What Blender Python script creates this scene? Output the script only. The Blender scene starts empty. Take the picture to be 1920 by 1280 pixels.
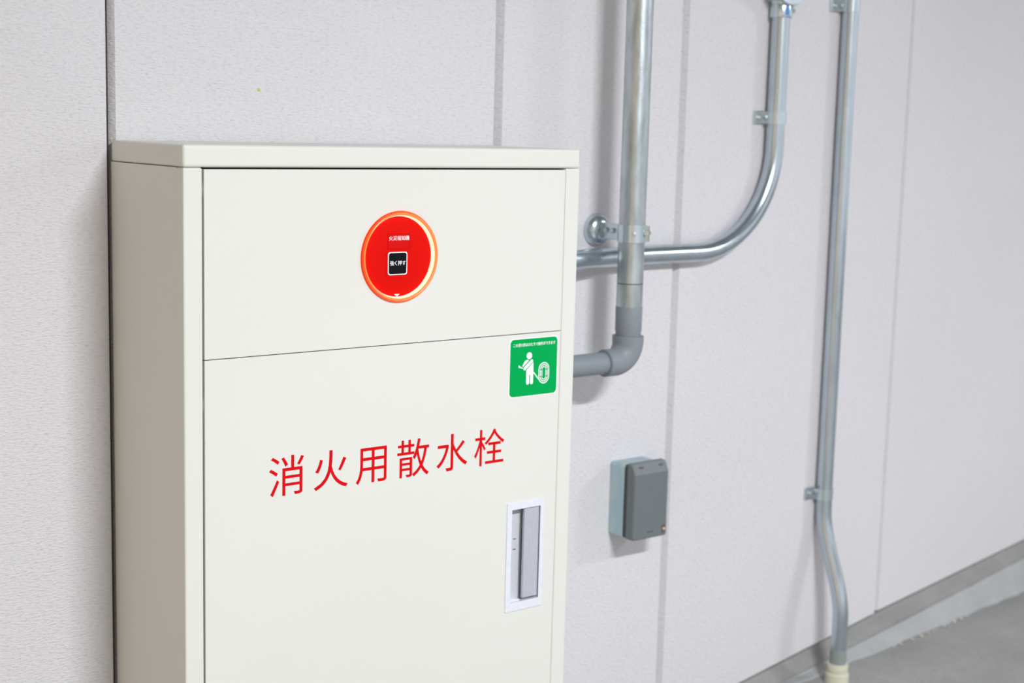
import bpy, bmesh, math, random
from mathutils import Vector, Matrix
random.seed(7)
scene = bpy.context.scene
COL = scene.collection

# ------------------------------------------------------------------ camera
cam_d = bpy.data.cameras.new('camera')
cam = bpy.data.objects.new('camera', cam_d); COL.objects.link(cam)
RGT = Vector((0.78486756, -0.61912978, 0.02571447))
UPV = Vector((0.06874352, 0.12823705, 0.98935817))
FWD = Vector((0.61583865, 0.77474743, -0.14321026))
CAM = Vector((-0.77979827, -1.79378887, 0.03351164))
m = Matrix((RGT, UPV, -FWD)).transposed().to_4x4(); m.translation = CAM
cam.matrix_world = m
cam_d.sensor_fit = 'HORIZONTAL'; cam_d.sensor_width = 36.0
cam_d.lens = 2826.73 * 36.0 / 1920.0
cam_d.clip_start = 0.05; cam_d.clip_end = 60
cam_d.dof.use_dof = True; cam_d.dof.focus_distance = 1.88; cam_d.dof.aperture_fstop = 4.5
scene.camera = cam

# ------------------------------------------------------------------ world, lamps, exposure
world = bpy.data.worlds.new('world'); scene.world = world; world.use_nodes = True
bg = world.node_tree.nodes['Background']
bg.inputs[0].default_value = (0.92, 0.95, 1.0, 1); bg.inputs[1].default_value = 0.98

def lamp(name, loc, energy, sx, sy, color):
    d = bpy.data.lights.new(name, 'AREA'); d.shape = 'RECTANGLE'; d.size = sx; d.size_y = sy
    d.energy = energy; d.color = color
    o = bpy.data.objects.new(name, d); COL.objects.link(o); o.location = loc
    return o      # a tube under the ceiling, parallel to the wall, shining straight down
lamp('fluorescent_tube', (0.37, -2.2, 1.02), 93, 0.62, 0.10, (0.92, 0.95, 0.985))
lamp('fluorescent_tube', (3.4, -2.2, 1.02), 48, 0.62, 0.10, (0.92, 0.95, 0.985))

vs = scene.view_settings
scene.display_settings.display_device = 'sRGB'
vs.view_transform = 'Standard'; vs.look = 'None'; vs.gamma = 1.0; vs.use_curve_mapping = False
vs.exposure = 0.0

# ------------------------------------------------------------------ materials
def new_mat(name):
    mt = bpy.data.materials.new(name); mt.use_nodes = True
    nt = mt.node_tree
    return mt, nt, nt.nodes['Principled BSDF']
def N(nt, t, **kw):
    n = nt.nodes.new(t)
    for k, v in kw.items(): setattr(n, k, v)
    return n
def L(nt, a, b): nt.links.new(a, b)
def coords(nt, scale=(1, 1, 1)):
    tc = N(nt, 'ShaderNodeTexCoord'); mp = N(nt, 'ShaderNodeMapping')
    mp.inputs['Scale'].default_value = scale
    L(nt, tc.outputs['Object'], mp.inputs['Vector']); return mp.outputs['Vector']
def noise(nt, vec, scale, detail=3, rough=0.55):
    n = N(nt, 'ShaderNodeTexNoise'); n.inputs['Scale'].default_value = scale
    n.inputs['Detail'].default_value = detail; n.inputs['Roughness'].default_value = rough
    L(nt, vec, n.inputs['Vector']); return n.outputs['Fac']
def ramp(nt, fac, stops):
    r = N(nt, 'ShaderNodeValToRGB'); e = r.color_ramp.elements
    while len(e) < len(stops): e.new(0.5)
    for el, (p, c) in zip(e, stops):
        el.position = p; el.color = c if len(c) == 4 else (*c, 1)
    L(nt, fac, r.inputs['Fac']); return r.outputs['Color']
def mixc(nt, a, b, fac, mode='MIX'):
    mx = N(nt, 'ShaderNodeMix'); mx.data_type = 'RGBA'; mx.blend_type = mode
    if isinstance(fac, float): mx.inputs[0].default_value = fac
    else: L(nt, fac, mx.inputs[0])
    for i, v in ((6, a), (7, b)):
        if isinstance(v, tuple): mx.inputs[i].default_value = (*v, 1) if len(v) == 3 else v
        else: L(nt, v, mx.inputs[i])
    return mx.outputs[2]
def bump(nt, h, strength, dist, normal=None):
    b = N(nt, 'ShaderNodeBump'); b.inputs['Strength'].default_value = strength
    b.inputs['Distance'].default_value = dist; L(nt, h, b.inputs['Height'])
    if normal is not None: L(nt, normal, b.inputs['Normal'])
    return b.outputs['Normal']
MATS = {}
FLATS = ('red_paint', 'call_point_red', 'call_point_label', 'sticker_green', 'button_black', 'ring_outer')
def plain(name, color, rough=0.5, metal=0.0, grain=0.0, gscale=300, emit=None, estr=0.0, coat=0.0):
    mt, nt, p = new_mat(name)
    v = coords(nt)
    f = noise(nt, v, gscale, 2)
    k = 0.04
    lo = tuple(c * (1 - k) for c in color); hi = tuple(min(1, c * (1 + k)) for c in color)
    L(nt, ramp(nt, f, [(0.3, lo), (0.7, hi)]), p.inputs['Base Color'])
    p.inputs['Roughness'].default_value = rough; p.inputs['Metallic'].default_value = metal
    p.inputs['Specular IOR Level'].default_value = 0.06 if name in FLATS else 0.4
    p.inputs['Coat Weight'].default_value = coat
    if grain: L(nt, bump(nt, f, grain, 0.0005), p.inputs['Normal'])
    if emit:
        p.inputs['Emission Color'].default_value = (*emit, 1); p.inputs['Emission Strength'].default_value = estr
    MATS[name] = mt; return mt

def wall_mat():
    mt, nt, p = new_mat('painted_alc_panel')
    fine = noise(nt, coords(nt, (130, 130, 430)), 1.0, 5, 0.64)
    fine2 = noise(nt, coords(nt, (420, 420, 900)), 1.0, 2, 0.5)
    big = noise(nt, coords(nt), 2.2, 3, 0.5)
    pit = noise(nt, coords(nt, (1, 1, 1.6)), 95, 2, 0.5)
    base = ramp(nt, big, [(0.3, (0.785, 0.768, 0.793)), (0.7, (0.815, 0.798, 0.823))])
    spec = ramp(nt, fine, [(0.30, (0.81, 0.81, 0.81)), (0.49, (1, 1, 1))])
    c = mixc(nt, base, spec, 0.8, 'MULTIPLY')
    pc = ramp(nt, pit, [(0.215, (0.55, 0.55, 0.55)), (0.245, (1, 1, 1))])
    c = mixc(nt, c, pc, 0.7, 'MULTIPLY')
    L(nt, c, p.inputs['Base Color'])
    p.inputs['Roughness'].default_value = 0.75
    p.inputs['Specular IOR Level'].default_value = 0.25
    n1 = bump(nt, fine, 0.9, 0.0026)
    n2 = bump(nt, fine2, 0.35, 0.0008, n1)
    n3 = bump(nt, pit, 0.15, 0.002, n2)
    L(nt, n3, p.inputs['Normal'])
    MATS['wall'] = mt
wall_mat()
def concrete(name, c0, c1, sc=6.0, rough=0.85, spot=0.5):
    mt, nt, p = new_mat(name)
    a = noise(nt, coords(nt), sc, 5, 0.6)
    b = noise(nt, coords(nt), sc * 22, 4, 0.65)
    col = ramp(nt, a, [(0.3, c0), (0.72, c1)])
    sp = ramp(nt, b, [(0.25, (0.72, 0.72, 0.70)), (0.5, (1, 1, 1)), (0.75, (1.08, 1.08, 1.08))])
    L(nt, mixc(nt, col, sp, spot, 'MULTIPLY'), p.inputs['Base Color'])
    p.inputs['Roughness'].default_value = rough
    L(nt, bump(nt, b, 0.5, 0.002, bump(nt, a, 0.4, 0.01)), p.inputs['Normal'])
    MATS[name] = mt
concrete('floor_concrete', (0.27, 0.268, 0.262), (0.36, 0.357, 0.35), 5, 0.8)
concrete('kerb_concrete', (0.26, 0.258, 0.25), (0.345, 0.342, 0.332), 9)
concrete('mortar', (0.37, 0.38, 0.385), (0.46, 0.47, 0.475), 9)
concrete('warm_bounce_wall', (0.86, 0.70, 0.51), (0.90, 0.74, 0.55), 3)
concrete('ceiling_concrete', (0.30, 0.30, 0.30), (0.36, 0.36, 0.36), 3)

def cream():
    mt, nt, p = new_mat('cream_painted_steel')
    a = noise(nt, coords(nt), 3.0, 3); b = noise(nt, coords(nt), 700, 2)
    L(nt, ramp(nt, a, [(0.3, (0.718, 0.718, 0.670)), (0.7, (0.734, 0.734, 0.685))]), p.inputs['Base Color'])
    p.inputs['Roughness'].default_value = 0.42; p.inputs['Specular IOR Level'].default_value = 0.35
    L(nt, bump(nt, b, 0.04, 0.0004), p.inputs['Normal'])
    MATS['cream'] = mt
cream()
def galv(name, c0, c1, rough, streak, bs):
    mt, nt, p = new_mat(name)
    a = noise(nt, coords(nt, (60, 60, 14)), 1.0, 4, 0.6)
    b = noise(nt, coords(nt), 420, 2)
    L(nt, ramp(nt, a, [(0.32, c0), (0.68, c1)]), p.inputs['Base Color'])
    p.inputs['Metallic'].default_value = 0.9
    r = N(nt, 'ShaderNodeMapRange'); L(nt, a, r.inputs[0])
    r.inputs[3].default_value = rough - streak; r.inputs[4].default_value = rough + streak
    L(nt, r.outputs[0], p.inputs['Roughness'])
    L(nt, bump(nt, b, bs, 0.0006, bump(nt, a, bs, 0.002)), p.inputs['Normal'])
    MATS[name] = mt
galv('galvanised_pipe', (0.38, 0.42, 0.43), (0.58, 0.63, 0.65), 0.36, 0.10, 0.25)
galv('zinc_conduit', (0.47, 0.54, 0.59), (0.55, 0.62, 0.67), 0.24, 0.04, 0.05)
galv('zinc_fitting', (0.52, 0.60, 0.64), (0.66, 0.74, 0.78), 0.24, 0.05, 0.05)
galv('chromate_box', (0.36, 0.52, 0.60), (0.52, 0.62, 0.60), 0.38, 0.05, 0.05)
plain('pvc_grey', (0.235, 0.26, 0.285), 0.5)
plain('black', (0.012, 0.012, 0.012), 0.7)
plain('dark_gap', (0.05, 0.048, 0.042), 0.9)
plain('cover_grey', (0.155, 0.175, 0.185), 0.42)
plain('cover_dark', (0.085, 0.09, 0.09), 0.6)
plain('sealant', (0.68, 0.68, 0.68), 0.8)
plain('crumb', (0.66, 0.58, 0.52), 0.9)
plain('patch', (0.685, 0.668, 0.675), 0.85)
plain('red_paint', (0.66, 0.004, 0.008), 0.45)
plain('call_point_red', (0.64, 0.004, 0.002), 0.5, emit=(0.8, 0.008, 0.003), estr=0.06)
plain('call_point_label', (0.60, 0.006, 0.006), 0.4, emit=(0.8, 0.008, 0.003), estr=0.06)
plain('ring_outer', (0.45, 0.015, 0.004), 0.3, emit=(1.0, 0.055, 0.008), estr=0.55)
plain('ring_mid', (0.35, 0.04, 0.008), 0.3, emit=(1.0, 0.13, 0.018), estr=0.70)
plain('ring_glow', (0.35, 0.09, 0.02), 0.3, emit=(1.0, 0.29, 0.06), estr=0.80)
plain('ring_inner', (0.5, 0.4, 0.28), 0.3, emit=(1.0, 0.80, 0.58), estr=0.95)
plain('white_plastic', (0.86, 0.86, 0.90), 0.4)
plain('button_black', (0.008, 0.009, 0.012), 0.35)
plain('white_print', (0.90, 0.90, 0.92), 0.5)
plain('sticker_green', (0.0, 0.37, 0.08), 0.4)
plain('sticker_white', (0.88, 0.88, 0.90), 0.4)
plain('handle_silver', (0.74, 0.755, 0.83), 0.42)
plain('handle_silver_shaded', (0.60, 0.615, 0.66), 0.45)  # handle silver greyed down, recess shading put into the tray colour
plain('sleeve_grey', (0.27, 0.30, 0.29), 0.5)
plain('handle_grip', (0.56, 0.575, 0.64), 0.45, 0.2)
plain('cream_plastic', (0.66, 0.64, 0.50), 0.5)
plain('copper', (0.75, 0.42, 0.30), 0.4)
plain('blue_tape', (0.10, 0.28, 0.62), 0.4)
plain('yellow_fleck', (0.60, 0.60, 0.15), 0.7)
plain('screw', (0.62, 0.66, 0.66), 0.3, 0.9)

# ------------------------------------------------------------------ mesh helpers
def addbox(bm, x0, x1, y0, y1, z0, z1, bev=0.0, seg=2):
    t = bmesh.new()
    bmesh.ops.create_cube(t, size=1.0)
    for v in t.verts:
        v.co = Vector((x0 if v.co.x < 0 else x1, y0 if v.co.y < 0 else y1, z0 if v.co.z < 0 else z1))
    if bev: bmesh.ops.bevel(t, geom=list(t.edges), offset=bev, segments=seg, profile=0.5, affect='EDGES')
    merge(bm, t)
def merge(bm, t):
    me = bpy.data.meshes.new('tmp'); t.to_mesh(me); t.free(); bm.from_mesh(me); bpy.data.meshes.remove(me)
LAYER = [0]; YS0 = None
def addprism(bm, poly, a0, a1, axis):
    if axis == 'y' and a0 == YS0: LAYER[0] += 1; a0 = a0 - 2e-6 * LAYER[0]
    # poly: 2-D polygon; axis 'z' -> (x,y), 'y' -> (x,z), 'x' -> (y,z)
    def P(p, a):
        return {'z': (p[0], p[1], a), 'y': (p[0], a, p[1]), 'x': (a, p[0], p[1])}[axis]
    A = [bm.verts.new(P(p, a0)) for p in poly]; B = [bm.verts.new(P(p, a1)) for p in poly]
    n = len(poly); fs = [bm.faces.new(A), bm.faces.new(B[::-1])]
    for i in range(n): fs.append(bm.faces.new((A[i], B[i], B[(i + 1) % n], A[(i + 1) % n])))
    bmesh.ops.recalc_face_normals(bm, faces=fs); return fs
def addtube(bm, pts, r, seg=24, caps=True):
    pts = [Vector(p) for p in pts]; n = len(pts)
    rs = r if isinstance(r, (list, tuple)) else [r] * n
    tan = []
    for i in range(n):
        t = pts[min(i + 1, n - 1)] - pts[max(i - 1, 0)]
        if t.length < 1e-9: t = tan[-1] if tan else Vector((0, 0, 1))
        tan.append(t.normalized())
    u = tan[0].orthogonal().normalized(); rings = []
    for i in range(n):
        u = (u - tan[i] * u.dot(tan[i])).normalized(); w = tan[i].cross(u)
        rings.append([bm.verts.new(pts[i] + (u * math.cos(a) + w * math.sin(a)) * rs[i])
                      for a in [2 * math.pi * k / seg for k in range(seg)]])
    for i in range(n - 1):
        for k in range(seg):
            f = bm.faces.new((rings[i][k], rings[i][(k + 1) % seg], rings[i + 1][(k + 1) % seg], rings[i + 1][k]))
            f.smooth = True
    if caps:
        bm.faces.new(rings[0][::-1]); bm.faces.new(rings[-1])
def addlathe(bm, prof, origin, axis, seg=48, cap0=False, cap1=False, smooth=True):
    # prof: (radius, distance along axis)
    o = Vector(origin); ax = Vector(axis).normalized(); u = ax.orthogonal().normalized(); w = ax.cross(u)
    rings = []
    for r, d in prof:
        if r < 1e-7: rings.append([bm.verts.new(o + ax * d)])
        else: rings.append([bm.verts.new(o + ax * d + (u * math.cos(t) + w * math.sin(t)) * r)
                            for t in [2 * math.pi * k / seg for k in range(seg)]])
    fs = []
    for a, b in zip(rings, rings[1:]):
        for k in range(seg):
            k2 = (k + 1) % seg
            if len(a) == 1 and len(b) == 1: continue
            if len(a) == 1: f = bm.faces.new((a[0], b[k2], b[k]))
            elif len(b) == 1: f = bm.faces.new((a[k], a[k2], b[0]))
            else: f = bm.faces.new((a[k], a[k2], b[k2], b[k]))
            f.smooth = smooth; fs.append(f)
    if cap0 and len(rings[0]) > 1: fs.append(bm.faces.new(rings[0][::-1]))
    if cap1 and len(rings[-1]) > 1: fs.append(bm.faces.new(rings[-1]))
    bmesh.ops.recalc_face_normals(bm, faces=fs)
def roundrect(x0, x1, z0, z1, r, seg=6):
    out = []
    for cx, cz, a0 in ((x1 - r, z1 - r, 0), (x0 + r, z1 - r, 90), (x0 + r, z0 + r, 180), (x1 - r, z0 + r, 270)):
        for k in range(seg + 1):
            a = math.radians(a0 + 90 * k / seg); out.append((cx + r * math.cos(a), cz + r * math.sin(a)))
    return out
def capsule(p, q, r, seg=8, squarex=1.0):
    p = Vector(p); q = Vector(q); d = (q - p).normalized(); a0 = math.atan2(d.y, d.x); out = []
    for c, s in ((q, -90), (p, 90)):
        for k in range(seg + 1):
            a = a0 + math.radians(s + 180 * k / seg); out.append((c.x + r * math.cos(a), c.y + r * math.sin(a)))
    return out
def fillet(pts, radii, seg=14):
    # polyline with rounded corners
    pts = [Vector(p) for p in pts]; out = [pts[0]]
    for i in range(1, len(pts) - 1):
        a = (pts[i - 1] - pts[i]).normalized(); b = (pts[i + 1] - pts[i]).normalized()
        ang = a.angle(b); r = radii[i - 1]; t = r / math.tan(ang / 2)
        c = pts[i] + (a + b).normalized() * (r / math.sin(ang / 2))
        s = pts[i] + a * t - c; e = pts[i] + b * t - c; tot = s.angle(e); ax = s.cross(e).normalized()
        for k in range(seg + 1): out.append(c + Matrix.Rotation(tot * k / seg, 3, ax) @ s)
    out.append(pts[-1]); return out
def ringpanel(bm, x0, x1, z0, z1, inner, yf, yb):
    # rectangular plate with a hole: inner is a CCW loop around its centre
    c = Vector((sum(p[0] for p in inner) / len(inner), sum(p[1] for p in inner) / len(inner)))
    angs = [(math.atan2(p[1] - c.y, p[0] - c.x), p) for p in inner]
    corners = [(x0, z0), (x1, z0), (x1, z1), (x0, z1)]
    def onrect(a):
        dx, dz = math.cos(a), math.sin(a); t = 1e9
        if dx > 1e-9: t = min(t, (x1 - c.x) / dx)
        if dx < -1e-9: t = min(t, (x0 - c.x) / dx)
        if dz > 1e-9: t = min(t, (z1 - c.y) / dz)
        if dz < -1e-9: t = min(t, (z0 - c.y) / dz)
        return (c.x + dx * t, c.y + dz * t)
    def oninner(a):
        # ray against the inner loop
        d = Vector((math.cos(a), math.sin(a))); best = None
        for i in range(len(inner)):
            p = Vector(inner[i]) - c; q = Vector(inner[(i + 1) % len(inner)]) - c; e = q - p
            den = d.x * e.y - d.y * e.x
            if abs(den) < 1e-12: continue
            t = (p.x * e.y - p.y * e.x) / den; s = (p.x * d.y - p.y * d.x) / den
            if t > 0 and -1e-6 <= s <= 1 + 1e-6: best = t if best is None else max(best, t)
        return (c.x + d.x * best, c.y + d.y * best)
    lst = [(a, p, onrect(a)) for a, p in angs]
    for q in corners:
        a = math.atan2(q[1] - c.y, q[0] - c.x); lst.append((a, oninner(a), q))
    lst.sort(key=lambda t: t[0]); n = len(lst); V = []
    for a, p, q in lst:
        V.append([bm.verts.new((p[0], yf, p[1])), bm.verts.new((q[0], yf, q[1])),
                  bm.verts.new((p[0], yb, p[1])), bm.verts.new((q[0], yb, q[1]))])
    fs = []
    for i in range(n):
        A, B = V[i], V[(i + 1) % n]
        fs += [bm.faces.new((A[0], A[1], B[1], B[0])), bm.faces.new((A[2], B[2], B[3], A[3])),
               bm.faces.new((A[1], A[3], B[3], B[1])), bm.faces.new((A[0], B[0], B[2], A[2]))]
    bmesh.ops.remove_doubles(bm, verts=list(bm.verts), dist=1e-6)
    bmesh.ops.recalc_face_normals(bm, faces=[f for f in bm.faces])

def root_of(o):
    v = Vector((0, 0, 0))
    while o is not None: v += Vector(o.location); o = o.parent
    return v
def obj(name, bm, mat, parent=None):
    me = bpy.data.meshes.new(name)
    if parent is not None: bmesh.ops.translate(bm, verts=list(bm.verts), vec=-root_of(parent))
    for e in bm.edges:
        if len(e.link_faces) == 2 and e.calc_face_angle(0) > 0.62: e.smooth = False
    bm.to_mesh(me); bm.free()
    me.materials.append(MATS[mat])
    o = bpy.data.objects.new(name, me); COL.objects.link(o); o.parent = parent
    return o
def thing(name, loc, label, cat, group=None):
    o = bpy.data.objects.new(name, None); o.empty_display_size = 0.05; COL.objects.link(o); o.location = loc
    o['label'] = label; o['category'] = cat
    if group: o['group'] = group
    return o
def B(): return bmesh.new()
def boxobj(name, mat, parent, *a, **k):
    bm = B(); addbox(bm, *a, **k); return obj(name, bm, mat, parent)
def text_bm(chars, pitch, size, x, z, y, depth=0.0002, sx=1.0, sz=1.0, bold=0.0):
    """each character set on its own, x/z = lower left of the first em box"""
    bm = B()
    for i, ch in enumerate(chars):
        cu = bpy.data.curves.new('t', 'FONT'); cu.body = ch; cu.size = 1.0; cu.extrude = 0.0
        cu.resolution_u = 6
        to = bpy.data.objects.new('t', cu); COL.objects.link(to)
        dg = bpy.context.evaluated_depsgraph_get(); dg.update()
        me = bpy.data.meshes.new_from_object(to.evaluated_get(dg))
        t = bmesh.new(); t.from_mesh(me)
        for v in t.verts:
            v.co = Vector((x + i * pitch + v.co.x * size * sx, y, z + v.co.y * size * sz))
        if depth:
            r = bmesh.ops.extrude_face_region(t, geom=list(t.faces))
            bmesh.ops.translate(t, verts=[g for g in r['geom'] if isinstance(g, bmesh.types.BMVert)], vec=(0, -depth, 0))
        if bold:      # heavier weight: the same glyph once more, a hair to the side
            g = t.copy(); bmesh.ops.translate(g, verts=list(g.verts), vec=(bold * size, -2e-6, 0)); merge(bm, g)
        merge(bm, t)
        bpy.data.objects.remove(to); bpy.data.curves.remove(cu); bpy.data.meshes.remove(me)
    return bm

# ------------------------------------------------------------------ the setting
def struct(name, bm, mat, label=None):
    o = obj(name, bm, mat); o['kind'] = 'structure'
    if label: o['label'] = label
    return o
def floor_z(x): return -0.977 + 0.0707 * (x - 1.454)
def base_z(x): return -0.9616 + 0.159 * (x - 1.2154)
ZT = 1.12
# floor: a slightly ramped slab
bm = B(); addprism(bm, [(-5, floor_z(-5)), (7, floor_z(7)), (7, floor_z(7) - 0.2), (-5, floor_z(-5) - 0.2)], -6.0, 0.15, 'y')
struct('floor', bm, 'floor_concrete', 'ramped grey concrete floor along the wall')
bm = B(); addbox(bm, -5, 7, -6.0, 0.15, ZT, ZT + 0.2); struct('ceiling', bm, 'ceiling_concrete')
bm = B(); addprism(bm, [(-5, floor_z(-5) - .1), (7, floor_z(7) - .1), (7, ZT), (-5, ZT)], 0.105, 0.2, 'y')
bm2 = B(); addbox(bm2, -1.85, -1.7, -6.0, 0.1, floor_z(-5) - .1, ZT); struct('bounce_wall_left', bm2, 'warm_bounce_wall', 'unseen beige wall added to bounce warm light')  # added out of view; bounces warm light onto the cabinet's left side
wall = struct('wall_back', bm, 'dark_gap', 'pale grey painted panel wall with vertical joints')

joints = [-2.42, -1.815, -1.21, -0.605, -0.0035, 0.602, 0.985, 1.579, 2.179, 2.78, 3.38, 3.98, 4.6]
def panel_bottom(x, i): return base_z(x) if x < 1.58 and i < 8 else -0.9018 + 0.1392 * (x - 1.578)
for i in range(len(joints) - 1):
    g = 0.0008
    x0, x1 = joints[i] + g, joints[i + 1] - g
    i3 = 9 if joints[i] > 1.5 else 0
    z0 = panel_bottom(x0, i3); z1 = panel_bottom(x1, i3)
    if x1 < 0.7: z0 = z1 = floor_z(x0) - 0.02
    elif x0 < 0.97: z0, z1 = base_z(x0), base_z(x1)
    bm = B()
    wl = 0.0100 if i == 4 else 0.0072 if joints[i] > 1.5 else 0.0135      # slanted left edge of each panel
    sec = [(x0, .1), (x0, wl * (1.15 if i == 4 else 1.5)), (x0 + wl, 0), (x1 - 0.0012, 0), (x1, 0.0012), (x1, .1)]
    def zz(x): return z0 + (z1 - z0) * (x - x0) / (x1 - x0)
    lo = [bm.verts.new((x, y, zz(x))) for x, y in sec]; hi = [bm.verts.new((x, y, ZT)) for x, y in sec]
    fs = [bm.faces.new(lo), bm.faces.new(hi[::-1])]
    for k in range(6): fs.append(bm.faces.new((lo[k], hi[k], hi[(k + 1) % 6], lo[(k + 1) % 6])))
    bmesh.ops.recalc_face_normals(bm, faces=fs)
    obj('panel', bm, 'wall', wall)
j = joints[4]
bm = B(); addbox(bm, j - 0.0006, j + 0.0012, 0.0008, 0.03, floor_z(j), ZT); obj('joint_gasket', bm, 'dark_gap', wall)
for (x, z, r) in ((1.8716, -0.8126, 0.016), (1.2759, -0.9055, 0.019)):
    bm = B(); addlathe(bm, [(0, 0.0003), (r - 0.0006, 0.0003), (r, -0.001)], (x, 0, z), (0, -1, 0), 28, smooth=False)
    o = obj('filled_hole', bm, 'patch', wall)
bm = B(); addlathe(bm, [(0, 0.0012), (0.002, 0.0008), (0.0028, -0.001)], (0.2082, 0, 0.0687), (0, -1, 0), 10)
obj('fleck', bm, 'yellow_fleck', wall)

# concrete kerb below the panels: face, then mortar fillet running out on the floor
def strip(bm, xs, rows):
    V = [[bm.verts.new((x, y(x) if callable(y) else y, z(x))) for x in xs] for y, z in rows]
    for a, b in zip(V, V[1:]):
        for k in range(len(xs) - 1):
            bm.faces.new((a[k], a[k + 1], b[k + 1], b[k]))
    bmesh.ops.recalc_face_normals(bm, faces=list(bm.faces))
def kb1(x): return -0.960 + 0.1505 * (x - 1.489)
xs = [0.9 + 0.1 * k for k in range(38)]
def ptop(x): return (base_z(x) if x < 1.579 else -0.9018 + 0.1392 * (x - 1.578))
jit = {x: random.uniform(-1, 1) for x in xs}
bm = B(); strip(bm, xs, [(0.1, lambda x: ptop(x) - 0.008), (0.018, lambda x: ptop(x) - 0.0085), (0.013, lambda x: ptop(x) - 0.013), (0.007, lambda x: ptop(x) - 0.022),
                         (-0.003, lambda x: ptop(x) - 0.033), (-0.006, lambda x: kb1(x) + 0.004), (-0.004, lambda x: kb1(x) - 0.05), (0.1, lambda x: kb1(x) - 0.05)])
struct('trim_1', bm, 'kerb_concrete', 'grey concrete kerb under the wall panels')
fx = [1.10 + 0.011 * k for k in range(230)]
jt = {x: random.uniform(-0.0016, 0.0016) + 0.0015 * math.sin(x * 31) + 0.001 * math.sin(x * 77) for x in fx}
bm = B(); strip(bm, fx, [(-0.003, lambda x: kb1(x) + 0.001), (lambda x: -0.008 + jt[x] * .3, lambda x: min(kb1(x), max(kb1(x) - 0.004, floor_z(x) + 0.002)) if kb1(x) > floor_z(x) else kb1(x)),
                         (lambda x: -0.029 + jt[x], lambda x: floor_z(x) + 0.002), (lambda x: -0.034 + jt[x], lambda x: floor_z(x) - 0.003)])
t2 = struct('trim_2', bm, 'mortar', 'pale mortar fillet between kerb and floor')
for k in range(10):
    x = 1.60 + 0.026 * k + random.uniform(-.01, .01); r = random.uniform(0.0015, 0.0038)
    bm = B(); bmesh.ops.create_icosphere(bm, subdivisions=1, radius=r)
    for v in bm.verts: v.co = Vector((v.co.x * 1.5, v.co.y, v.co.z * .8)) * random.uniform(.92, 1.08) + Vector((x, -0.033 - random.uniform(0, .010), floor_z(x) + r * .5))
    obj('mortar_crumb', bm, 'crumb', t2)

# ------------------------------------------------------------------ fire hydrant cabinet
D = 0.2; W = 0.6; ZB = -1.03
cab = thing('hydrant_cabinet', (0.3, -0.1, ZB), 'large cream steel fire hydrant cabinet with red lettering against the wall', 'cabinet')
SE = -0.0262   # seam under the top cap
bm = B()
addbox(bm, 0, 0.0245, -D, -D + 0.02, ZB, SE - 0.0004, 0.0022)                 # left stile
addbox(bm, W - 0.0255, W, -D, -D + 0.02, ZB, SE - 0.0004, 0.0022)            # right stile
addbox(bm, 0, 0.004, -D + 0.0178, -0.001, ZB, SE - 0.0004)                     # left side
addbox(bm, W - 0.004, W, -D + 0.0178, -0.001, ZB, SE - 0.0004)
addbox(bm, 0.004, W - 0.004, -0.005, -0.001, ZB, SE - 0.0004)                 # back
addbox(bm, 0.004, W - 0.004, -D + 0.006, -0.005, ZB, ZB + 0.03)
addbox(bm, 0.0245, W - 0.0255, -D, -D + 0.02, ZB, ZB + 0.05, 0.001)           # bottom rail
obj('body', bm, 'cream', cab)
boxobj('top_cap', 'cream', cab, 0, W, -D, -0.001, SE, 0.0, bev=0.0038, seg=4)
# dark interior behind the door gaps
boxobj('inner_frame', 'dark_gap', cab, 0.0235, W - 0.0245, -D + 0.021, -D + 0.024, ZB + 0.04, SE + 0.0005)
DX0, DX1 = 0.0265, 0.5735
ZS = -0.2517
CPX, CPZ = 0.300, -0.1388
bm = B(); circ = [(CPX + 0.0565 * math.cos(2 * math.pi * k / 64), CPZ + 0.0565 * math.sin(2 * math.pi * k / 64)) for k in range(64)]
ringpanel(bm, DX0, DX1, ZS + 0.0006, SE - 0.0022, circ, -D, -D + 0.016)
obj('upper_panel', bm, 'cream', cab)
HX0, HX1, HZ0, HZ1 = 0.486, 0.552, -0.645, -0.4882
bm = B(); ringpanel(bm, DX0, DX1, ZB + 0.053, ZS - 0.0006, [(HX0 + .003, HZ0 + .003), (HX1 - .003, HZ0 + .003), (HX1 - .003, HZ1 - .003), (HX0 + .003, HZ1 - .003)], -D, -D + 0.016)
door = obj('lower_door', bm, 'cream', cab)
for z in (-0.045, -0.30):
    bm = B(); addtube(bm, [(0.0255, -D + 0.006, z - 0.014), (0.0255, -D + 0.006, z)], 0.0016, 10); obj('hinge', bm, 'cream', cab)
# big red lettering
bm = text_bm('消火用散水栓', 0.0629, 0.0547, 0.1104, -0.4248, -D - 0.0001, 0.0002)
o = obj('lettering', bm, 'red_paint', door); o['label'] = 'large red painted characters on the door'

# flush handle
hd = obj('flush_handle', (lambda b: (ringpanel(b, HX0, HX1, HZ0, HZ1, [(0.4945, -0.6325), (0.5455, -0.6325), (0.5455, -0.4985), (0.4945, -0.4985)], -D - 0.0012, -D + 0.001), b)[1])(B()), 'handle_silver', cab)
hd['label'] = 'silver rectangular flush handle'
bm = B()
I0, I1, J0, J1 = 0.4945, 0.5455, -0.6325, -0.4985
yb = -D + 0.017
addbox(bm, I0 - 0.001, I0, -D, yb, J0, J1); addbox(bm, I1, I1 + 0.001, -D, yb, J0, J1)
addbox(bm, I0, I1, -D, yb, J1, J1 + 0.001); addbox(bm, I0, I1, -D, yb, J0 - 0.001, J0)
addbox(bm, I0, 0.5228, -D + 0.0125, -D + 0.0135, J0, J1)
obj('recess_tray', bm, 'handle_silver_shaded', hd)
boxobj('slot', 'black', hd, 0.5228, I1, yb, yb + 0.001, J0, J1)
bm = B(); addprism(bm, [(I0, J0), (0.512, J0), (0.512, J0 + 0.003), (I0, J0 + 0.006)], -D + 0.0005, -D + 0.0125, 'y'); obj('sill', bm, 'handle_silver', hd)
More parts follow.
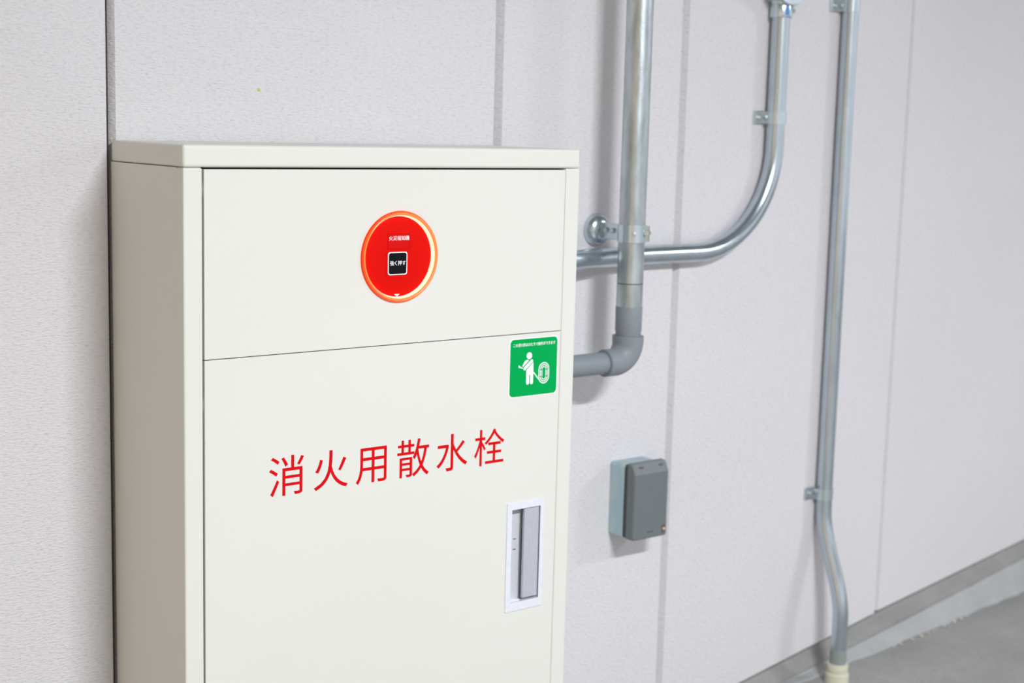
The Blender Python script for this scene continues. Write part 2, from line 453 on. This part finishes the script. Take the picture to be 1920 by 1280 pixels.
bm = B()
G0, G1 = 0.5185, I1 - 0.0004
addbox(bm, G0, G1, -D + 0.0012, -D + 0.006, -0.6300, J1 - 0.0006, 0.0008)
for k in range(9):
    x = G0 + 0.002 + (G1 - G0 - 0.004) * k / 8
    addbox(bm, x - 0.0009, x + 0.0009, -D + 0.0006, -D + 0.002, -0.6292, J1 - 0.0012, 0.0003, 1)
obj('ribbed_grip', bm, 'handle_grip', hd)
for z in (-0.545, -0.560):
    boxobj('catch', 'cover_dark', hd, 0.5080, 0.5130, -D + 0.0121, -D + 0.0127, z - 0.0006, z + 0.0006)

# green sticker
st = obj('safety_sticker', (lambda b: (addprism(b, roundrect(0.4830, 0.5695, -0.3402, -0.2578, 0.006), -D - 0.0002, -D, 'y'), b)[1])(B()), 'sticker_white', cab)
st['label'] = 'square green sticker with white person and hose reel'
bm = B(); addprism(bm, roundrect(0.4845, 0.5680, -0.3388, -0.2592, 0.0062), -D - 0.0004, -D - 0.0001, 'y'); obj('green_field', bm, 'sticker_green', st)
YS0, YS1 = -D - 0.0006, -D - 0.0003
bm = text_bm('この消火栓はひとりで操作ができます', 0.0752 / 17, 0.00455, 0.4888, -0.2692, YS1, 0.0003, sx=1.0, sz=1.12, bold=0.05)
obj('lettering', bm, 'white_print', st)
bm = B()
addprism(bm, [(0.5179 + 0.0049 * math.cos(a), -0.2830 + 0.0048 * math.sin(a)) for a in [2 * math.pi * k / 24 for k in range(24)]], YS0, YS1, 'y')
addprism(bm, capsule((0.5225, -0.2906), (0.5103, -0.3006), 0.0023), YS0, YS1, 'y')                       # near arm
addprism(bm, [(0.5133, -0.2885), (0.5158, -0.2884), (0.5170, -0.2892), (0.5168, -0.2899), (0.5076, -0.2978), (0.5058, -0.2966), (0.5105, -0.2896)], YS0, YS1, 'y')  # far shoulder
addprism(bm, capsule((0.5008, -0.2973), (0.5062, -0.2995), 0.0008), YS0, YS1, 'y')
addprism(bm, capsule((0.5004, -0.2966), (0.5010, -0.2978), 0.0013), YS0, YS1, 'y')                       # nozzle
addprism(bm, [(0.5254, -0.2925), (0.5257, -0.3060), (0.5257, -0.3100), (0.5132, -0.3100), (0.5131, -0.3030)], YS0, YS1, 'y')   # torso
addprism(bm, capsule((0.5160, -0.3206), (0.5158, -0.3080), 0.0027), YS0, YS1, 'y')
addprism(bm, capsule((0.5229, -0.3206), (0.5229, -0.3080), 0.0027), YS0, YS1, 'y')
obj('person_pictogram', bm, 'white_print', st)
bm = B()
def annulus(bm, x0, x1, z0, z1, t, gap=None):
    ro = (x1 - x0) / 2; cx = (x0 + x1) / 2; ri = ro - t; n = 10
    def arc(r, cz, a0): return [(cx + r * math.cos(math.radians(a0 + 180 * k / n)), cz + r * math.sin(math.radians(a0 + 180 * k / n))) for k in range(n + 1)]
    zt, zb = z1 - ro, z0 + ro
    o_ = arc(ro, zt, 0) + arc(ro, zb, 180); i_ = arc(ri, zt, 0) + arc(ri, zb, 180); m_ = len(o_)
    for k in range(m_):
        if gap and k in (n, m_ - 1):
            a, b = o_[k], o_[(k + 1) % m_]; c, d = i_[(k + 1) % m_], i_[k]
            s = gap if a[1] > b[1] else -gap
            addprism(bm, [(a[0], a[1] - s), (b[0], b[1] + s), (c[0], c[1] + s), (d[0], d[1] - s)], YS0, YS1, 'y')
        else: addprism(bm, [o_[k], o_[(k + 1) % m_], i_[(k + 1) % m_], i_[k]], YS0, YS1, 'y')
annulus(bm, 0.5350, 0.5542, -0.3240, -0.2939, 0.0015)
annulus(bm, 0.5378, 0.5514, -0.3212, -0.2967, 0.0014, 0.0012)
annulus(bm, 0.5406, 0.5486, -0.3184, -0.2995, 0.0012, 0.0012)
addprism(bm, capsule((0.5265, -0.3072), (0.5370, -0.3190), 0.0008), YS0, YS1, 'y')
obj('hose_reel_pictogram', bm, 'white_print', st)

# ------------------------------------------------------------------ fire alarm call point
cp = thing('fire_alarm_button', (CPX, -D, CPZ), 'round red fire alarm button with glowing orange ring on the cream cabinet', 'alarm button')
AX = (0, -1, 0); O = (CPX, -D, CPZ)
bm = B(); addlathe(bm, [(0.0585, 0.0), (0.0586, 0.0018), (0.0580, 0.0030)], O, AX, 72); obj('outer_rim', bm, 'ring_outer', cp)
bm = B(); addlathe(bm, [(0.0580, 0.0030), (0.0576, 0.0029), (0.0570, 0.0040), (0.0562, 0.0047)], O, AX, 72); obj('lens_ring', bm, 'ring_mid', cp)
bm = B(); addlathe(bm, [(0.0562, 0.0047), (0.0555, 0.0050), (0.0545, 0.0046), (0.0534, 0.0028)], O, AX, 72); obj('glow_ring', bm, 'ring_glow', cp)
bm = B(); addlathe(bm, [(0.0534, 0.0028), (0.0524, 0.0006), (0.0518, -0.0014), (0.0514, -0.0034)], O, AX, 72); obj('light_ring', bm, 'ring_inner', cp)
bm = B(); addlathe(bm, [(0.0515, -0.0036), (0.0505, -0.0030), (0.0495, -0.0028), (0, -0.0028)], O, AX, 72)
face = obj('face_plate', bm, 'call_point_red', cp)
YF = -D + 0.0028
bm = B(); addprism(bm, [(0.2983 + q[0], CPZ - 0.0480 + q[1]) for q in ((-0.004, 0), (0, -0.003), (0.004, 0))], YF - 0.0012, YF + 0.0002, 'y'); obj('notch', bm, 'ring_inner', cp)
# shallow label pocket: a raised rim round the label plate
LX0, LX1, LZ0, LZ1 = 0.2838, 0.3172, -0.1290, -0.1092
bm = B()
for a in ((LX0, LX1, LZ1 - 0.0006, LZ1), (LX0, LX1, LZ0, LZ0 + 0.0008), (LX0, LX0 + 0.0005, LZ0, LZ1), (LX1 - 0.0005, LX1, LZ0, LZ1)):
    addbox(bm, a[0], a[1], YF - 0.0009, YF, a[2], a[3])
obj('label_rim', bm, 'call_point_red', face)
boxobj('label_plate', 'call_point_label', face, LX0 + 0.0005, LX1 - 0.0005, YF - 0.0003, YF, LZ0 + 0.0008, LZ1 - 0.0006)
bm = text_bm('火災報知機', 0.00632, 0.0064, 0.2850, -0.1176, YF - 0.0003, 0.0002, bold=0.02); obj('lettering', bm, 'white_print', face)
bm = B(); addprism(bm, roundrect(0.2818, 0.3156, -0.1660, -0.1308, 0.004), YF - 0.0006, YF, 'y'); obj('button_bezel', bm, 'call_point_red', face)
bm = B(); addprism(bm, roundrect(0.2836, 0.3132, -0.1622, -0.1326, 0.0035), YF - 0.0014, YF, 'y'); btn = obj('push_button', bm, 'white_plastic', cp)
bm = B(); addprism(bm, roundrect(0.2850, 0.3118, -0.1608, -0.1340, 0.0028), YF - 0.0016, YF - 0.001, 'y'); obj('button_face', bm, 'button_black', btn)
bm = text_bm('強く押す', 0.0061, 0.0066, 0.2861, -0.1494, YF - 0.0016, 0.0002, bold=0.02); obj('lettering', bm, 'white_print', btn)

# ------------------------------------------------------------------ galvanised water pipe with grey plastic elbow
PX, PY = 0.8075, -0.0866
pipe = thing('water_pipe', (PX, PY, -0.33), 'thick galvanised water pipe with grey plastic elbow entering the cabinet', 'pipe')
R0 = 0.0205
bm = B(); addtube(bm, [(PX, PY, ZT), (PX, PY, 0.6), (PX, PY, 0.1), (PX, PY, -0.2060)], R0, 40); obj('steel_pipe', bm, 'galvanised_pipe', pipe)
bm = B(); addtube(bm, [(PX, PY, -0.2075), (PX, PY, -0.2425)], R0 * 0.995, 40); obj('pipe_nipple', bm, 'galvanised_pipe', pipe)
bm = B(); addtube(bm, [(PX, PY, -0.2055), (PX, PY, -0.2080)], R0 * 0.975, 32); obj('joint_line', bm, 'cover_dark', pipe)
bm = B(); addtube(bm, [(PX, PY, -0.2424), (PX, PY, -0.2440), (PX, PY, -0.2800), (PX, PY, -0.2830), (PX, PY, -0.2960)], [0.0203, 0.0209, 0.0207, 0.0199, 0.0199], 40); obj('plastic_socket', bm, 'pvc_grey', pipe)
EZ = -0.3285
rb = 0.030
path = fillet([(PX, PY, -0.2885), (PX, PY, EZ), (PX - 0.048, PY, EZ)], [rb], 18)
rr = []
for i, q in enumerate(path):
    t = i / (len(path) - 1); rr.append(0.0246 + (0.0212 - 0.0246) * t)
bm = B(); addtube(bm, path, rr, 40); obj('elbow', bm, 'pvc_grey', pipe)
bm = B(); addtube(bm, [(PX - 0.0475, PY, EZ), (PX - 0.0495, PY, EZ)], 0.0205, 40); obj('elbow_lip', bm, 'pvc_grey', pipe)
bm = B(); addtube(bm, [(PX - 0.046, PY, EZ), (0.6005, PY, EZ)], 0.0170, 36); obj('plastic_pipe', bm, 'pvc_grey', pipe)

# standing pipe clamp
cl = thing('pipe_clamp', (PX + 0.0, -0.0, -0.129), 'zinc pipe clamp with round wall flange holding the thick galvanised pipe', 'pipe clamp')
CZ = -0.1295
bm = B(); addlathe(bm, [(0.0255, 0.0003), (0.0258, 0.0015), (0.0250, 0.006), (0.0225, 0.011), (0.018, 0.0150), (0.011, 0.0175), (0.0, 0.0182)], (PX + 0.002, 0, CZ), (0, -1, 0), 48); obj('flange', bm, 'zinc_fitting', cl)
bm = B(); addbox(bm, PX - 0.0016, PX + 0.0016, PY + R0 + 0.0005, -0.012, CZ - 0.0125, CZ + 0.0125, 0.0005, 1); obj('bracket_plate', bm, 'zinc_fitting', cl)
for y in (-0.030, -0.046):
    bm = B(); addlathe(bm, [(0.0045, 0), (0.0045, 0.003), (0.0025, 0.0042), (0, 0.0042)], (PX - 0.0016, y, CZ + 0.001), (-1, 0, 0), 6, smooth=False); obj('bolt', bm, 'screw', cl)
bm = B()
th = 0.0016; seg = 40; V = []
for k in range(seg):
    a = 2 * math.pi * k / seg
    V.append([bm.verts.new((PX + r * math.cos(a), PY + r * math.sin(a), CZ + dz)) for r, dz in ((R0 + .0003, -.0135), (R0 + th, -.0135), (R0 + th, .0135), (R0 + .0003, .0135))])
for k in range(seg):
    A, C = V[k], V[(k + 1) % seg]
    for i in range(4):
        f = bm.faces.new((A[i], C[i], C[(i + 1) % 4], A[(i + 1) % 4])); f.smooth = False
bmesh.ops.recalc_face_normals(bm, faces=list(bm.faces)); obj('band', bm, 'zinc_fitting', cl)
# clamp ears and their bolt on the front right of the pipe
d = Vector((0.60, -0.80, 0)).normalized(); s = Vector((-d.y, d.x, 0))
bm = B()
for sg in (-1, 1):
    c = Vector((PX, PY, CZ)) + d * (R0 + 0.003) + s * sg * 0.003
    t = bmesh.new(); bmesh.ops.create_cube(t, size=1)
    M = Matrix((d * 0.007, s * 0.0016, Vector((0, 0, 0.024)))).transposed()
    for v in t.verts: v.co = c + M @ v.co
    merge(bm, t)
obj('ear', bm, 'zinc_fitting', cl)
bm = B(); c = Vector((PX, PY, CZ + 0.001)) + d * (R0 + 0.0040)
addlathe(bm, [(0.0, -0.009), (0.0045, -0.009), (0.0045, -0.0045), (0.0022, -0.0045), (0.0022, 0.005), (0.0042, 0.005), (0.0042, 0.009), (0, 0.009)], c, s, 6, smooth=False)
obj('clamp_bolt', bm, 'screw', cl)
c2 = Vector((PX, PY, CZ)) + Vector((-0.55, -0.84, 0)).normalized() * (R0 + th)
bm = B(); addlathe(bm, [(0.0036, 0.0), (0.0036, 0.0022), (0.0, 0.0026)], c2, Vector((-0.55, -0.84, 0)), 6, smooth=False); obj('bolt', bm, 'screw', cl)

# ------------------------------------------------------------------ conduits
RB = 0.0155; YB = -0.0175
cb = thing('bent_conduit', (1.199, YB, -0.172), 'shiny conduit curving down from the junction box into the cabinet', 'conduit')
path = fillet([(1.199, YB, 0.2280), (1.199, YB, -0.172), (0.90, YB, -0.172)], [0.178], 26)[:-1]
path += [Vector(q) for q in ((0.96, YB, -0.172), (0.90, YB - 0.0004, -0.172), (0.87, YB - 0.002, -0.172), (0.84, YB - 0.006, -0.172), (0.81, YB - 0.0115, -0.172), (0.78, YB - 0.0175, -0.172), (0.74, YB - 0.025, -0.172), (0.70, YB - 0.031, -0.172), (0.6005, YB - 0.043, -0.172))]
bm = B(); addtube(bm, path, RB, 32); obj('tube', bm, 'zinc_conduit', cb)
bm = B(); addlathe(bm, [(0.0158, 0), (0.0185, 0.0), (0.0192, 0.002), (0.0192, 0.018), (0.0180, 0.022)], (1.199, YB, 0.2225), (0, 0, 1), 32, True, True); cn = obj('connector', bm, 'zinc_fitting', cb)
bm = B(); addlathe(bm, [(0.0030, 0), (0.0030, 0.004), (0.0, 0.0044)], (1.199 + 0.011, YB - 0.0160, 0.234), (0.55, -0.83, 0), 12); obj('screw', bm, 'screw', cn)
bm = B()
for k in range(6):   # strip of blue tape on the connector
    pass
addprism(bm, [(1.199 + 0.01945 * math.cos(math.radians(a)), YB + 0.01945 * math.sin(math.radians(a))) for a in range(-118, -88, 5)] +
             [(1.199 + 0.0188 * math.cos(math.radians(a)), YB + 0.0188 * math.sin(math.radians(a))) for a in range(-93, -123, -5)], 0.2265, 0.2400, 'z')
obj('blue_mark', bm, 'blue_tape', cn)
jb = thing('junction_box', (1.199, 0, 0.29), 'round zinc junction box at the top edge above the bent conduit', 'junction box')
bm = B(); addlathe(bm, [(0.046, 0), (0.046, 0.034), (0.049, 0.0345), (0.0495, 0.038), (0.0475, 0.0415), (0, 0.0425)], (1.199, 0, 0.2915), (0, -1, 0), 48); obj('box_body', bm, 'zinc_fitting', jb)
bm = B(); addlathe(bm, [(0.019, 0), (0.020, 0.004), (0.020, 0.02)], (1.199, YB, 0.2445), (0, 0, 1), 32, True, True); obj('hub', bm, 'zinc_fitting', jb)

RC = 0.0143; YC = -0.0165; XC = 1.3835
cc = thing('straight_conduit', (XC, -0.07, -0.95), 'long straight conduit bending outwards low down and ending in cream pipe stub', 'conduit')
pts = [(XC - 0.002, YC, ZT), (XC - 0.002, YC, 0.6), (XC - 0.001, YC, 0.02), (XC + 0.0005, YC, -0.4), (XC + 0.001, YC, -0.60), (XC + 0.001, YC - 0.001, -0.66)]
for k in range(1, 17):
    t = k / 16; s_ = t * t * (3 - 2 * t)
    pts.append((XC + 0.001, YC - 0.001 - 0.0530 * s_, -0.66 - 0.20 * t))
pts += [(XC + 0.001, YC - 0.0540, -0.90), (XC + 0.001, YC - 0.0540, -0.96)]
bm = B(); addtube(bm, pts, RC, 30); obj('tube', bm, 'zinc_conduit', cc)
SX, SY = XC + 0.001, YC - 0.0540
bm = B(); addtube(bm, [(SX, SY, -0.918), (SX, SY, -0.9185), (SX, SY, -0.949)], [0.0147, 0.0152, 0.0152], 30); obj('sleeve', bm, 'sleeve_grey', cc)
sb = thing('pipe_stub', (SX, SY, floor_z(SX)), 'cream plastic pipe stub rising from the floor around the conduit end', 'pipe')
bm = B(); addlathe(bm, [(0.0156, 0.0), (0.0190, 0.0), (0.0196, 0.0015), (0.0196, 0.0155), (0.0190, 0.0170)], (SX, SY, -0.9620), (0, 0, 1), 32, True, True); obj('collar', bm, 'cream_plastic', sb)
bm = B(); addtube(bm, [(SX, SY, -0.9618), (SX, SY, -0.9640), (SX, SY, -0.9700), (SX, SY, floor_z(SX) - 0.01)], [0.0190, 0.0214, 0.0216, 0.0216], 32); obj('tube', bm, 'cream_plastic', sb)

def saddle(x, y, z, r, label):
    t = thing('conduit_saddle', (x, 0, z), label, 'pipe clip', 'zinc saddles holding the conduits')
    w = 0.0105; th = 0.0016; bm = B()
    # strap arching over the conduit
    A = [math.radians(a) for a in range(180, 361, 12)]
    prof = [(x + (r + th) * math.cos(a), y + (r + th) * math.sin(a)) for a in A]
    prof = [(x - r - th, -0.0005)] + prof + [(x + r + th, -0.0005)]
    inn = [(x - r, -0.0005)] + [(x + r * math.cos(a), y + r * math.sin(a)) for a in A] + [(x + r, -0.0005)]
    for k in range(len(prof) - 1):
        addprism(bm, [prof[k], prof[k + 1], inn[k + 1], inn[k]], z - w, z + w, 'z')
    obj('strap', bm, 'zinc_fitting', t)
    bm = B(); addbox(bm, x - r - 0.0235, x - r - 0.0002, -0.0024, -0.0004, z - w - 0.001, z + w + 0.001, 0.0005, 1); obj('tab', bm, 'zinc_fitting', t)
    bm = B(); addlathe(bm, [(0.0052, 0), (0.0048, 0.002), (0.0028, 0.0032), (0, 0.0036)], (x - r - 0.010, -0.0024, z), (0, -1, 0), 16); obj('screw', bm, 'screw', t)
saddle(1.199, YB, 0.054, RB, 'small zinc saddle clip on the bent conduit below the junction box')
saddle(XC - 0.002, YC, 0.2545, RC, 'small zinc saddle clip at the top of the long straight conduit')
saddle(XC + 0.001, YC, -0.6325, RC, 'small zinc saddle clip low on the straight conduit above its bend')

# ------------------------------------------------------------------ grey outlet box
BX0, BX1, BZ0, BZ1 = 0.8595, 0.9345, -0.6340, -0.5115
ob = thing('outlet_box', (0.897, 0, BZ0), 'grey weatherproof outlet box with hinged lid mounted low on the wall', 'outlet box')
bm = B(); addprism(bm, roundrect(BX0, BX1, BZ0, BZ1, 0.006), -0.0345, -0.0003, 'y'); obj('metal_back_box', bm, 'chromate_box', ob)
bm = B(); addprism(bm, roundrect(BX0 + 0.0015, BX1 - 0.0015, BZ0 + 0.001, BZ1 + 0.001, 0.004), -0.0430, -0.0345, 'y'); obj('gasket', bm, 'cover_dark', ob)
bm = B()
# lid: flat front, rounded long edges, top bevelled back towards the hinge
LXa, LXb = BX0 - 0.0005, BX1 + 0.0005
yb_, yf_ = -0.0430, -0.0605
t = bmesh.new()
prof = [(yb_, BZ0 + 0.0005), (yf_ + 0.002, BZ0 + 0.0005), (yf_, BZ0 + 0.003), (yf_, BZ1 - 0.0130), (yf_ + 0.0075, BZ1 + 0.0035), (yb_, BZ1 + 0.0045)]
addprism(t, prof, LXa, LXb, 'x')
ed = [e for e in t.edges if abs(e.verts[0].co.x - e.verts[1].co.x) < 1e-6 and (e.verts[0].co.y + e.verts[1].co.y) / 2 < yb_ - 0.001
      and min(e.verts[0].co.y, e.verts[1].co.y) < yb_ - 0.005]
bmesh.ops.bevel(t, geom=ed, offset=0.0035, segments=4, profile=0.5, affect='EDGES')
merge(bm, t); lid = obj('lid', bm, 'cover_grey', ob)
for x in (BX0 + 0.017, BX1 - 0.014):
    sl = Vector((0, 0.0075, 0.0165)).normalized(); nm = Vector((0, -0.0165, 0.0075)).normalized()
    c = Vector((x, yf_ + 0.0048, BZ1 - 0.0022)) + nm * 0.0002
    t = bmesh.new(); bmesh.ops.create_cube(t, size=1)
    M = Matrix((Vector((0.0085, 0, 0)), sl * 0.003, nm * 0.0012)).transposed()
    for v in t.verts: v.co = c + M @ v.co
    bm = B(); merge(bm, t); obj('hinge_slot', bm, 'cover_dark', lid)
boxobj('latch_window', 'cover_dark', lid, BX1 - 0.0115, BX1 - 0.003, yf_ - 0.0003, yf_ + 0.001, BZ0 + 0.006, BZ0 + 0.019, bev=0.0002, seg=1)
bm = B(); addlathe(bm, [(0.0027, 0), (0.0027, 0.0012), (0, 0.0014)], (BX1 - 0.0070, yf_, BZ0 + 0.0128), (0, -1, 0), 16); obj('latch_screw', bm, 'copper', lid)
boxobj('embossed_mark', 'cover_dark', lid, BX0 + 0.030, BX0 + 0.046, yf_ - 0.0002, yf_ + 0.0005, BZ0 + 0.0105, BZ0 + 0.0122)
